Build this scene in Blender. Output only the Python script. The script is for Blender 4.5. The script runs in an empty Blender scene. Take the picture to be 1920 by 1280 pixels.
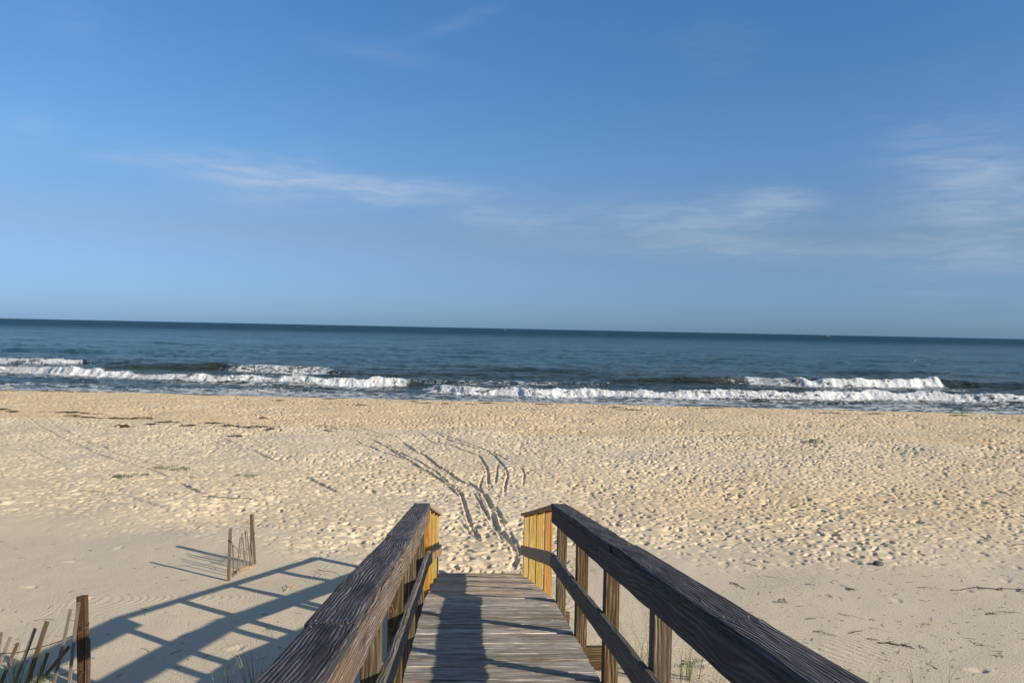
import bpy, bmesh, math, random
import numpy as np
from mathutils import Vector, Matrix
random.seed(7)
D = bpy.data; scene = bpy.context.scene; COL = scene.collection

# ---------------------------------------------------------------- camera
H = 5.8                       # eye above the sea
FPX = 1470.0; ROLL = math.radians(1.16); PITCH = math.atan(24 / FPX); YAW = math.radians(3.2)
def ray(px, py):
    x = px - 960.0; y = py - 640.0
    xl = x * math.cos(ROLL) + y * math.sin(ROLL); yl = y * math.cos(ROLL) - x * math.sin(ROLL)
    fw = FPX * math.cos(PITCH) - yl * math.sin(PITCH); dn = yl * math.cos(PITCH) + FPX * math.sin(PITCH)
    return Vector((xl * math.cos(YAW) + fw * math.sin(YAW), fw * math.cos(YAW) - xl * math.sin(YAW), -dn)) / FPX
EYE = Vector((0, 0, H))
fwd = ray(960, 640).normalized(); rt = (ray(961, 640) - ray(960, 640)).normalized(); up = rt.cross(fwd).normalized()
cam_d = D.cameras.new('camera'); cam = D.objects.new('camera', cam_d); COL.objects.link(cam)
cam_d.sensor_width = 36.0; cam_d.lens = 36.0 * FPX / 1920.0; cam_d.clip_start = 0.05; cam_d.clip_end = 90000
M = Matrix((rt, up, -fwd)).transposed().to_4x4(); M.translation = EYE; cam.matrix_world = M
scene.camera = cam

# ---------------------------------------------------------------- light
SUN_EL = math.radians(23.7); AZ = math.radians(57.5)
sun_from = Vector((math.sin(AZ) * math.cos(SUN_EL), -math.cos(AZ) * math.cos(SUN_EL), math.sin(SUN_EL)))
sd = D.lights.new('sun', 'SUN'); sd.energy = 4.3; sd.angle = math.radians(0.5); sd.color = (1.0, 0.87, 0.70)
so = D.objects.new('sun', sd); COL.objects.link(so)
so.rotation_euler = sun_from.to_track_quat('Z', 'Y').to_euler(); so.location = (20, -20, 30)

scene.view_settings.view_transform = 'Standard'; scene.view_settings.look = 'None'
scene.view_settings.exposure = 0.62; scene.view_settings.gamma = 1.0

class NT:
    """small helper to write node trees"""
    def __init__(s, tree): s.t = tree; s.n = tree.nodes; s.l = tree.links
    def new(s, typ, **kw):
        n = s.n.new(typ)
        for k, v in kw.items(): setattr(n, k, v)
        return n
    def put(s, sock, v):
        if isinstance(v, bpy.types.NodeSocket): s.l.new(v, sock)
        elif v is not None: sock.default_value = v
    def math(s, op, a, b=None, c=None, clamp=False):
        n = s.new('ShaderNodeMath', operation=op, use_clamp=clamp)
        for i, v in enumerate((a, b, c)): s.put(n.inputs[i], v)
        return n.outputs[0]
    def noise(s, vec, scale, detail=4, rough=.55, dist=0.0):
        n = s.new('ShaderNodeTexNoise'); s.put(n.inputs['Vector'], vec)
        n.inputs['Scale'].default_value = scale; n.inputs['Detail'].default_value = detail
        n.inputs['Roughness'].default_value = rough; n.inputs['Distortion'].default_value = dist
        return n.outputs['Fac']
    def mapping(s, vec, scale=(1, 1, 1), loc=(0, 0, 0), rot=(0, 0, 0)):
        n = s.new('ShaderNodeMapping'); s.put(n.inputs['Vector'], vec)
        n.inputs['Scale'].default_value = scale; n.inputs['Location'].default_value = loc; n.inputs['Rotation'].default_value = rot
        return n.outputs[0]
    def ramp(s, fac, stops):
        n = s.new('ShaderNodeValToRGB'); s.put(n.inputs[0], fac); e = n.color_ramp.elements
        while len(e) < len(stops): e.new(0.5)
        for i, (p, c) in enumerate(stops):
            e[i].position = p; e[i].color = (*c, 1) if len(c) == 3 else c
        return n.outputs[0]
    def mix(s, fac, a, b, mode='MIX'):
        n = s.new('ShaderNodeMix', data_type='RGBA', blend_type=mode)
        s.put(n.inputs[0], fac)
        for i, v in ((6, a), (7, b)):
            s.put(n.inputs[i], (*v, 1) if isinstance(v, tuple) and len(v) == 3 else v)
        return n.outputs[2]
    def smooth(s, v, a, b, lo=0.0, hi=1.0):
        n = s.new('ShaderNodeMapRange', interpolation_type='SMOOTHSTEP'); s.put(n.inputs[0], v)
        n.inputs[1].default_value = a; n.inputs[2].default_value = b; n.inputs[3].default_value = lo; n.inputs[4].default_value = hi
        return n.outputs[0]
    def bump(s, h, strength, dist, normal=None, mask=None):
        n = s.new('ShaderNodeBump'); n.inputs['Strength'].default_value = strength; n.inputs['Distance'].default_value = dist
        s.put(n.inputs['Height'], h)
        if mask is not None: s.put(n.inputs['Strength'], mask)
        if normal is not None: s.put(n.inputs['Normal'], normal)
        return n.outputs[0]

world = D.worlds.new('World'); scene.world = world; world.use_nodes = True
w = NT(world.node_tree); w.n.clear()
sky = w.new('ShaderNodeTexSky', sky_type='NISHITA')
sky.sun_disc = False; sky.sun_elevation = SUN_EL; sky.sun_rotation = math.atan2(sun_from.x, sun_from.y)
sky.altitude = 0; sky.air_density = 1.0; sky.dust_density = 0.35; sky.ozone_density = 3.0
tc = w.new('ShaderNodeTexCoord').outputs['Generated']
sep = w.new('ShaderNodeSeparateXYZ'); w.l.new(tc, sep.inputs[0])
az = w.math('ARCTAN2', sep.outputs[0], sep.outputs[1]); el = w.math('ARCSINE', sep.outputs[2])
cmb = w.new('ShaderNodeCombineXYZ'); w.l.new(az, cmb.inputs[0]); w.l.new(el, cmb.inputs[1])
ae = cmb.outputs[0]
def azel(px, py):
    r = ray(px, py); return math.atan2(r.x, r.y), math.atan2(r.z, math.hypot(r.x, r.y))
wisp_noise = w.noise(w.mapping(ae, (5, 26, 1), rot=(0, 0, 0.10)), 1.0, 8, .62, 0.9)
wisp_fine = w.noise(w.mapping(ae, (16, 90, 1), rot=(0, 0, 0.12)), 1.0, 6, .6, 0.6)
total = None
for (x0, y0, x1, y1, wd, amp) in [
    (330, 305, 620, 345, 26, .95), (560, 345, 880, 362, 20, .95), (130, 290, 330, 308, 9, .30), (380, 370, 640, 385, 18, .30),
    (840, 400, 1040, 425, 24, .50), (1080, 400, 1460, 440, 40, .60), (1340, 388, 1520, 378, 24, .85), (1100, 462, 1660, 468, 16, .35),
    (1700, 410, 2000, 345, 105, .78), (1700, 290, 1900, 330, 34, .35), (620, 85, 790, 112, 16, .20), (770, 72, 930, 12, 12, .18),
    (80, 20, 190, 50, 40, .12), (0, 235, 110, 240, 30, .22), (560, 285, 610, 300, 24, .22), (1280, 75, 1420, 80, 40, .10)]:
    a0, e0 = azel(x0, y0); a1, e1 = azel(x1, y1)
    cx, cy, ang, L = (a0 + a1) / 2, (e0 + e1) / 2, math.atan2(e1 - e0, a1 - a0), math.hypot(a1 - a0, e1 - e0) / 2
    m = w.new('ShaderNodeVectorRotate', rotation_type='Z_AXIS'); w.l.new(ae, m.inputs['Vector'])
    m.inputs['Center'].default_value = (cx, cy, 0); m.inputs['Angle'].default_value = -ang
    sp = w.new('ShaderNodeSeparateXYZ'); w.l.new(m.outputs[0], sp.inputs[0])
    u = w.math('DIVIDE', w.math('SUBTRACT', sp.outputs[0], cx), L * 1.15); v = w.math('DIVIDE', w.math('SUBTRACT', sp.outputs[1], cy), wd / FPX)
    v = w.math('ADD', v, w.math('MULTIPLY', w.math('SUBTRACT', wisp_noise, .5), 2.6))
    r2 = w.math('ADD', w.math('MULTIPLY', u, u), w.math('MULTIPLY', v, v))
    g = w.math('MULTIPLY', w.math('EXPONENT', w.math('MULTIPLY', r2, -1.0)), amp)
    total = g if total is None else w.math('ADD', total, g)
cl = w.math('MULTIPLY', total, w.smooth(wisp_fine, .25, .75, .30, 1.05))
veil = w.math('MULTIPLY', w.smooth(w.noise(w.mapping(ae, (2.2, 8, 1)), 1.0, 5, .6, .5), .45, .8), .07)
cl = w.math('ADD', cl, veil)
cl = w.math('MULTIPLY', cl, 0.50, clamp=True)
haze_tint = w.ramp(w.math('DIVIDE', el, math.pi / 2, clamp=True), [(.0, (.235, .415, .86)), (.030, (.30, .44, .76)), (.072, (.43, .49, .62)), (.134, (.475, .64, .80)), (.249, (.43, .70, .93)), (.40, (.95, .92, .90)), (.75, (1.28, 1.08, .88))])
skyc = w.mix(1.0, sky.outputs[0], haze_tint, 'MULTIPLY')
col = w.mix(cl, skyc, (3.6, 4.1, 4.8))
bg = w.new('ShaderNodeBackground'); bg.inputs[1].default_value = 0.10; w.l.new(col, bg.inputs[0])
wo = w.new('ShaderNodeOutputWorld'); w.l.new(bg.outputs[0], wo.inputs[0])

# ---------------------------------------------------------------- noise
def _h(ix, iy, seed):
    ix = ix.astype(np.int64); iy = iy.astype(np.int64)
    n = (ix * 374761393 + iy * 668265263 + seed * 1442695041) & 0xFFFFFFFF
    n = ((n ^ (n >> 13)) * 1274126177) & 0xFFFFFFFF
    n = ((n ^ (n >> 16)) * 2246822519) & 0xFFFFFFFF
    return ((n ^ (n >> 15)) & 0xFFFFFF) / float(0xFFFFFF)
def vn(x, y, seed=0):
    ix = np.floor(x); iy = np.floor(y); fx = x - ix; fy = y - iy
    fx = fx * fx * fx * (fx * (fx * 6 - 15) + 10); fy = fy * fy * fy * (fy * (fy * 6 - 15) + 10)
    a = _h(ix, iy, seed); b = _h(ix + 1, iy, seed); c = _h(ix, iy + 1, seed); d = _h(ix + 1, iy + 1, seed)
    return ((a * (1 - fx) + b * fx) * (1 - fy) + (c * (1 - fx) + d * fx) * fy) * 2 - 1
def fbm(x, y, seed=0, octs=4, g=.5):
    s = np.zeros_like(x); a = 1.0; t = 0
    for o in range(octs):
        ca, sa = math.cos(o * 1.1), math.sin(o * 1.1)
        s += a * vn((x * ca - y * sa) * 2 ** o, (x * sa + y * ca) * 2 ** o, seed + o * 17); t += a; a *= g
    return s / t
def sst(v, a, b):
    t = np.clip((v - a) / (b - a), 0, 1); return t * t * (3 - 2 * t)

# ---------------------------------------------------------------- mesh helpers
def link(name, me, mat=None, parent=None):
    o = D.objects.new(name, me); COL.objects.link(o)
    if mat is not None and me is not None: me.materials.append(mat)
    if parent is not None: o.parent = parent
    return o
def tag(o, label=None, cat=None, group=None, kind=None):
    for k, v in (('label', label), ('category', cat), ('group', group), ('kind', kind)):
        if v: o[k] = v
    return o
def thing(name, label, cat, loc, group=None):
    o = D.objects.new(name, None); COL.objects.link(o); o.location = loc; o.empty_display_size = .2
    return tag(o, label, cat, group)
def grid_mesh(name, X, Y, Z, attrs, closed=True, centre=None):
    """X,Y,Z arrays rows x cols"""
    R, C = X.shape
    co = np.stack([X, Y, Z], -1).reshape(-1, 3)
    nc = C if closed else C - 1
    i = np.arange(R - 1)[:, None] * C; j = np.arange(nc)[None, :]; j2 = (j + 1) % C
    q = np.stack([i + j, i + j2, i + C + j2, i + C + j], -1).reshape(-1, 4)
    me = D.meshes.new(name)
    me.vertices.add(len(co)); me.vertices.foreach_set('co', co.astype(np.float32).ravel())
    me.loops.add(q.size); me.loops.foreach_set('vertex_index', q.astype(np.int32).ravel())
    me.polygons.add(len(q)); me.polygons.foreach_set('loop_start', (np.arange(len(q)) * 4).astype(np.int32))
    me.polygons.foreach_set('loop_total', np.full(len(q), 4, np.int32))
    me.polygons.foreach_set('use_smooth', np.ones(len(q), bool))
    for k, a in attrs.items():
        at = me.attributes.new(k, 'FLOAT', 'POINT'); at.data.foreach_set('value', a.astype(np.float32).ravel())
    me.update(calc_edges=True); me.validate()
    return me
def mesh_from(name, verts, faces, uvs=None, smooth=False):
    me = D.meshes.new(name); me.from_pydata([tuple(v) for v in verts], [], faces)
    if uvs:
        ul = me.uv_layers.new(name='UVMap'); k = 0
        for f in uvs:
            for uv in f: ul.data[k].uv = uv; k += 1
    if smooth: me.polygons.foreach_set('use_smooth', [True] * len(me.polygons))
    me.update(); return me

# ---------------------------------------------------------------- ground shape
def shore(x, y): return y + 0.101 * x
def base_z(x, y):
    s = shore(x, y)
    z = np.interp(s, [-400, -60, -12, -3, 3, 7.5, 14, 34, 47.5, 49, 51, 60, 75, 4000], [7, 5.2, 3.6, 2.9, 2.35, 2.08, 1.99, 1.52, 1.23, 1.20, 1.02, -.05, -1.4, -4.0])
    return z
def low_z(x, y):
    s = shore(x, y)
    z = base_z(x, y)
    far = sst(s, 9, 16) * (1 - sst(s, 46, 52))
    z = z + far * (.10 * fbm(x / 7, y / 6, 3, 3) + .05 * vn(x / 2.2, y / 2.0, 9)) + .015 * vn(x / 1.5, y / 1.2, 5)
    z = z + (1 - sst(y, 2, 9)) * .12 * fbm(x / 3, y / 3, 8, 3) * sst(np.abs(x), .8, 2.5)
    z = z - .13 * np.exp(-((x - .25) / 1.1) ** 2 - ((y - 12.3) / .45) ** 2)
    z = z + .05 * np.exp(-((s - 31.5) / 1.4) ** 2)
    z = z + .04 * fbm(x / 2.5, np.full_like(x, .3), 21, 3) * np.exp(-((s - 48.5) / 2) ** 2)
    return z
def gz(x, y): return float(low_z(np.array([float(x)]), np.array([float(y)]))[0])
def gpt(px, py):
    r = ray(px, py); z = 2.0
    for _ in range(12):
        t = (z - H) / r.z; z = gz(r.x * t, r.y * t)
    return Vector((r.x * t, r.y * t, z))

def zm(ox, oy, k, pts): return [(ox + a / k, oy + b / k) for a, b in pts]
TR = []   # wheel and drag marks in the sand: points, half width, depth
A = (550, 770, 3.491); B = (0, 720, 3.0)
TR.append((zm(*A, [(690, 180), (780, 250), (860, 290), (960, 370), (1080, 450), (1180, 490), (1250, 545), (1300, 640), (1320, 740), (1400, 830), (1450, 900), (1462, 960), (1430, 1030)]), .055, .058))
TR.append((zm(*A, [(470, 170), (600, 230), (700, 290), (800, 350), (900, 410), (1000, 470), (1080, 520), (1110, 580), (1140, 680), (1180, 780), (1230, 850)]), .042, .045))
TR.append((zm(*A, [(790, 130), (900, 200), (1050, 235), (1180, 280), (1230, 310), (1270, 390), (1275, 520)]), .038, .045))
TR.append((zm(*A, [(870, 120), (1000, 180), (1150, 230), (1280, 270), (1340, 320), (1400, 400), (1390, 470), (1380, 560)]), .038, .045))
TR.append((zm(*A, [(1200, 245), (1300, 270), (1410, 330)]), .038, .045))
TR.append((zm(*A, [(1470, 350), (1510, 400), (1500, 490)]), .038, .045))
TR.append((zm(*A, [(390, 100), (500, 130), (640, 160), (690, 180)]), .038, .045))
TR.append((zm(*A, [(400, 190), (560, 260), (740, 320), (880, 400), (1000, 480), (1080, 560)]), .038, .045))
TR.append((zm(*A, [(350, 120), (470, 150), (590, 175)]), .038, .045))
TR.append((zm(*A, [(1310, 620), (1350, 680), (1375, 760)]), .05, .045))
TR.append((zm(*A, [(1080, 700), (1150, 790), (1230, 860)]), .05, .04))
TR.append((zm(*B, [(110, 160), (200, 220), (330, 295), (440, 340), (540, 390), (700, 440), (860, 485), (940, 520)]), .07, .030))
TR.append((zm(*B, [(210, 165), (300, 225), (430, 295), (540, 330), (640, 385), (800, 430), (950, 470)]), .06, .025))
TR.append((zm(*B, [(650, 615), (800, 665), (900, 700), (1000, 730), (1100, 745), (1300, 770), (1500, 800), (1800, 830)]), .16, .035))
TR.append((zm(*B, [(990, 540), (1060, 580), (1150, 620)]), .06, .04))
TR.append((zm(*B, [(1400, 365), (1480, 400), (1570, 440)]), .07, .04))
TR.append((zm(*B, [(1700, 510), (1800, 560), (1900, 615)]), .06, .04))
TR.append((zm(*B, [(850, 290), (890, 325), (960, 350)]), .06, .03))
TR.append((zm(*B, [(100, 340), (250, 410), (380, 455)]), .07, .03))
TR.append((zm(*B, [(1130, 265), (1230, 300), (1350, 340)]), .06, .03))
TR.append((zm(*B, [(1180, 310), (1280, 360)]), .06, .03))
TR.append((zm(1100, 780, 2.341, [(350, 10), (345, 30), (365, 45)]), .08, .035))
TR.append((zm(1100, 780, 2.341, [(405, 15), (400, 35), (425, 50)]), .08, .035))

for q in ([(1340, 320), (1330, 420), (1320, 480)], [(1250, 400), (1225, 470), (1222, 520)], [(1210, 540), (1230, 610), (1245, 680)], [(860, 160), (1000, 215), (1120, 260), (1210, 292)],
          [(870, 120), (1010, 165), (1180, 225), (1290, 265), (1410, 325)], [(600, 215), (720, 285), (850, 345), (960, 420), (1060, 500)], [(1160, 500), (1215, 590), (1280, 700), (1340, 800), (1380, 850)], [(350, 150), (480, 230), (600, 270)], [(1410, 800), (1480, 900), (1485, 960)]):
    TR.append((zm(*A, q), .034, .038))
def print_layer(x, y, cell, seed, depth, L, W, prob, amp, ang0=0.0, spread=3.1):
    ix = np.floor(x / cell); iy = np.floor(y / cell); out = np.zeros_like(x)
    for dx in (-1, 0, 1):
        for dy in (-1, 0, 1):
            jx = ix + dx; jy = iy + dy
            cx = (jx + .1 + .8 * _h(jx, jy, seed)) * cell; cy = (jy + .1 + .8 * _h(jx, jy, seed + 1)) * cell
            a = ang0 + spread * (_h(jx, jy, seed + 2) - .5); pr = _h(jx, jy, seed + 3); dd = .55 + .9 * _h(jx, jy, seed + 4)
            ca = np.cos(a); sa = np.sin(a); ux = x - cx; uy = y - cy
            u = (ux * ca + uy * sa) / L; v = (-ux * sa + uy * ca) / W
            v = v + .25 * np.sin(u * 2.2 + dd * 9)
            d = np.sqrt(u * u + v * v)
            q = (ux * .843 - uy * .537) / (.5 * (L + W))
            k = -(1 - sst(d, .45, 1.0)) * np.clip(.62 + .75 * q, .12, 1.35) + .11 * np.exp(-((d - 1.25) / .3) ** 2)
            out += np.where(pr < prob, k * dd, 0.0)
    return out * depth * amp

def sand_height(x, y):
    s = shore(x, y)
    z = low_z(x, y)
    n1 = fbm(x / 2.4, y / 2.0, 31, 3)
    edge = 12.2 + .42 * np.clip(-x - 2.6, 0, 40) + .03 * np.clip(x - 3, 0, 40) + 1.1 * n1
    dens = sst(y, edge, edge + 2.6) * (1 - .35 * sst(-x, 3, 12) * (1 - sst(y, 22, 30)))
    dens = np.maximum(dens, sst(1.9 - np.abs(x - .3), 0, 1.0) * sst(y, 11.6, 12.3))
    dens *= 1 - sst(s, 50, 53)
    m = (dens > .002)
    add = np.zeros_like(z)
    xm = x[m]; ym = y[m]; dm = dens[m]
    r = np.hypot(xm, ym)
    dm = dm * (1 + .5 * sst(ym, 15, 32)) * (.55 + .6 * sst(fbm(xm / 1.7, ym / 2.4, 55, 3), -.35, .15))
    a = print_layer(xm, ym, .29, 101, .062, .115, .060, .80, dm, 1.2)
    a += print_layer(xm + 3, ym, .21, 151, .042, .070, .042, .55, dm, .8)
    a += print_layer(xm, ym + 5, .60, 171, .05, .20, .13, .35, dm, .3)
    a += dm * (.012 * fbm(xm / .42, ym / .34, 41, 4) + .020 * fbm(xm / .9, ym / .7, 45, 2))
    a += -dm * .012 * np.maximum(0, fbm(xm / .20, ym / .15, 47, 2) - .15) * 4
    add[m] = a
    sm = 1 - dens
    # the odd print in the smooth part
    k = (sm > .05) & (y > 7) & (y < 20)
    t = np.zeros_like(z)
    t[k] = print_layer(x[k], y[k], 1.1, 201, .02, .13, .08, .22, sm[k]) + sm[k] * .006 * fbm(x[k] / .5, y[k] / .5, 49, 3)
    # wind ripples
    wl = (1 - dens) * sst(y, 3.5, 5) * (1 - sst(y, 11.0, 14.5))
    rip = (wl > .01)
    xr = x[rip]; yr = y[rip]
    left = xr < 0
    ang = np.where(left, 1.22, .95) + .16 * vn(xr / 1.6, yr / 1.6, 61)
    wav = np.where(left, .058, .075)
    ph = (xr * np.cos(ang) + yr * np.sin(ang)) / wav * 6.283 + 2.2 * fbm(xr / 1.3, yr / 1.1, 63, 3) + np.where(left, .4, 2.4) * fbm(xr / .22, yr / .16, 65, 2)
    amp = np.where(left, .0021, .0044) * np.clip(.75 + .9 * vn(xr / 1.2, yr / 1.0, 67), .1, 1.5)
    w_ = np.sin(ph); t[rip] += wl[rip] * amp * (w_ + .3 * np.sin(2 * ph + .8))
    add += t
    # grooves
    for pts, hw, dp in TR:
        P = [gpt(*p) for p in pts]
        # smooth polyline
        Q = []
        for i in range(len(P) - 1):
            p0 = P[max(i - 1, 0)]; p1 = P[i]; p2 = P[i + 1]; p3 = P[min(i + 2, len(P) - 1)]
            for tt in np.linspace(0, 1, 5)[:-1]:
                Q.append(.5 * ((2 * p1) + (p2 - p0) * tt + (2 * p0 - 5 * p1 + 4 * p2 - p3) * tt ** 2 + (3 * p1 - p0 - 3 * p2 + p3) * tt ** 3))
        Q.append(P[-1])
        NQ = len(Q) - 1
        for iq, (a_, b_) in enumerate(zip(Q[:-1], Q[1:])):
            fade = min(1.0, (iq + .6) / 3.0, (NQ - iq) / 3.0)
            pad = hw * 4
            k = (x > min(a_.x, b_.x) - pad) & (x < max(a_.x, b_.x) + pad) & (y > min(a_.y, b_.y) - pad) & (y < max(a_.y, b_.y) + pad)
            if not k.any(): continue
            xx = x[k]; yy = y[k]; dx = b_.x - a_.x; dy = b_.y - a_.y; L2 = dx * dx + dy * dy + 1e-9
            t_ = ((xx - a_.x) * dx + (yy - a_.y) * dy) / L2
            inside = (t_ >= -.02) & (t_ < 1.02)
            d = np.abs((xx - a_.x) * dy - (yy - a_.y) * dx) / math.sqrt(L2)
            d = d / (hw * (1 + .18 * fbm(xx / .16, yy / .16, 77, 3)))
            g = -(1 - sst(d, .55, 1.15)) * (1 + .35 * vn(xx / .14, yy / .14, 79)) + .22 * np.exp(-((d - 1.5) / .35) ** 2)
            flat = np.where(inside, 1 - sst(d, .9, 1.5), 0)
            cur = add[k]; cur = cur * (1 - .55 * flat) + np.where(inside, g * dp * fade, 0)
            add[k] = cur
    z = z + add
    tone = .5 + .30 * fbm(x / 5, y / 3.5, 81, 4)
    tone += .42 * sst(s, 30.5, 33.5) * (1 - .3 * sst(x, 5, 25)) - .18 * np.exp(-((s - 27) / 4.5) ** 2) * sst(-x, -12, 6)
    tone += .30 * np.exp(-((y - 17.5 - .1 * x) / 3.2) ** 2) * sst(x, 1, 6) - .42 * (1 - dens) * sst(20 - y, 0, 6)
    wet = sst(s, 52, 57)
    return z, tone, wet, dens

# polar sheets: fine where the camera looks, coarse all round
fine = np.radians(np.arange(-38.5, 38.5, 0.066))
coarse = np.radians(np.arange(38.5, 321.5, 2.0))
TH = np.concatenate([fine, coarse])
inv = [5.5]
while inv[-1] < 58: inv.append(inv[-1] + .0076 * (inv[-1] / 6) ** 1.39)
inv = np.array(inv)
RR = np.concatenate([[.02], np.linspace(.3, 5.4, 46), inv, np.geomspace(58.7, 90, 40), np.geomspace(95, 4000, 40)])
T, R = np.meshgrid(TH, RR)
X = R * np.sin(T + YAW); Y = R * np.cos(T + YAW)
Z, tone, wet, dens = sand_height(X.ravel(), Y.ravel())
me = grid_mesh('sand', X, Y, Z.reshape(X.shape), {'tone': tone, 'wet': wet, 'dens': dens})

mat = D.materials.new('sand'); mat.use_nodes = True; s = NT(mat.node_tree); bs = s.n['Principled BSDF']
pos = s.new('ShaderNodeNewGeometry').outputs['Position']
at = s.new('ShaderNodeAttribute', attribute_name='tone').outputs['Fac']
aw = s.new('ShaderNodeAttribute', attribute_name='wet').outputs['Fac']
g1 = s.noise(pos, 260, 3, .7); g2 = s.noise(pos, 34, 5, .6); g3 = s.noise(pos, 3.0, 5, .6)
tt = s.math('ADD', at, s.math('MULTIPLY', s.math('SUBTRACT', g3, .5), .7))
c = s.ramp(tt, [(.05, (.50, .435, .325)), (.45, (.57, .475, .325)), (1.0, (.57, .435, .26))])
c = s.mix(s.math('MULTIPLY', s.math('SUBTRACT', g1, .5), .5), c, (.95, .9, .8), 'ADD')
c = s.mix(s.smooth(g1, .62, .78, 0, .45), c, (.16, .12, .09))
c = s.mix(s.math('MULTIPLY', s.smooth(g2, .35, .7), .22), c, (.60, .53, .42))
c = s.mix(aw, c, (.16, .12, .08))
s.put(bs.inputs['Base Color'], c); bs.inputs['Specular IOR Level'].default_value = .12
s.put(bs.inputs['Roughness'], s.smooth(aw, 0, 1, .95, .25))
b1 = s.bump(g2, .55, .018); b2 = s.bump(g1, .35, .004, b1)
s.put(bs.inputs['Normal'], b2)
sand = link('sand_ground', me, mat); tag(sand, 'pale beach sand trampled with footprints and cart tracks', 'sand', kind='structure')

# ---------------------------------------------------------------- sea
def spt(px, py, z=0.0):
    r = ray(px, py); t = (z - H) / r.z; return r.x * t, r.y * t
WAVES = [
  # foot line (px,py,height,foam,lace)
  dict(p=[(790, 731, 0, 0, .5), (818, 734, .35, .3, 1), (827, 735, .5, 1, 1), (873, 739, .6, 1, .6), (940, 741, .6, 1, .5), (1007, 744, .65, 1, .5), (1140, 744, .65, 1, .5), (1273, 746, .6, 1, .5), (1380, 748, .62, 1, .4), (1547, 750, .70, 1, .4), (1647, 749, .66, 1, .4), (1780, 751, .58, 1, .4), (1920, 757, .65, 1, .4), (2100, 762, .65, 1, .4)], run=2.6, back=3.5),
  dict(p=[(-200, 698, .5, .8, 1), (0, 696, .5, .6, 1), (55, 698, .55, .8, 1), (70, 699, .8, 1, .5), (133, 704, .85, 1, .3), (233, 707, .62, 1, .2), (240, 708, .45, .8, .5), (300, 711, .5, 1, .3), (367, 713, .5, 1, .4), (500, 717, .6, 1, .3), (633, 722, .7, 1, .1), (735, 723, .72, 1, 0), (756, 723, .62, .8, 0), (770, 722, .5, 0, .2), (850, 722, .28, 0, .5), (1000, 722, .25, 0, .6), (1150, 722, .2, 0, .2)], run=2.4, back=3.5),
  dict(p=[(-200, 682, .6, .5, 1), (0, 682, .6, .1, 1), (65, 683, .7, .2, 1), (72, 683, .75, 1, 0), (140, 683, .6, 1, 0), (148, 683, .55, 0, .4), (230, 688, .5, 0, 0), (280, 689, .0, 0, 0)], run=2.6, back=4),
  dict(p=[(140, 692, 0, 0, 0), (270, 692, .7, 0, 0), (400, 693, .8, 0, .05), (440, 696, .75, 0, .9), (520, 698, .75, .15, 1), (600, 700, .6, 0, 1), (640, 702, .3, 0, .2), (780, 706, .2, 0, 0)], run=2.8, back=4.5),
  dict(p=[(1080, 718, 0, 0, 0), (1170, 718, .55, 0, 0), (1300, 719, .75, 0, .05), (1400, 720, .8, .1, .3), (1415, 720.3, .8, .2, 1), (1485, 723, .92, .35, 1), (1510, 724, .95, 1, .3), (1560, 725.6, .96, 1, .2), (1640, 727, .92, 1, .1), (1740, 727, .95, 1, 0), (1774, 727, .95, 1, 0), (1781, 727, .95, 0, 0), (1860, 727, .8, 0, .05), (1960, 727, .5, 0, 0), (2100, 728, .2, 0, 0)], run=2.4, back=4.5),
  dict(p=[(880, 697, 0, 0, 0), (960, 697, .6, 0, 0), (1080, 698, .6, 0, 0), (1180, 700, 0, 0, 0)], run=3.5, back=5),
  dict(p=[(1300, 677, 0, 0, 0), (1350, 677, .75, 0, 0), (1400, 677, .7, 0, 0), (1460, 678, 0, 0, 0)], run=4, back=6),
  dict(p=[(1540, 700, 0, 0, 0), (1640, 700, .4, 0, 0), (1760, 701, .4, 0, 0), (1850, 702, 0, 0, 0)], run=3, back=5),
  dict(p=[(1620, 679, 0, 0, 0), (1660, 679, .45, 0, 0), (1720, 679, 0, 0, 0)], run=4, back=6),
  dict(p=[(760, 671, 0, 0, 0), (820, 671, .5, 0, 0), (900, 671, 0, 0, 0)], run=4, back=6),
  dict(p=[(-60, 658, .5, 0, 0), (60, 658, .5, 0, 0), (150, 660, .4, 0, 0), (230, 662, 0, 0, 0)], run=5, back=7),
  dict(p=[(240, 645, 0, 0, 0), (280, 645, .5, 0, 0), (320, 646, 0, 0, 0)], run=5, back=7),
  dict(p=[(250, 670, 0, 0, 0), (330, 669, .4, 0, 0), (420, 671, 0, 0, 0)], run=4, back=6),
]
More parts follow.
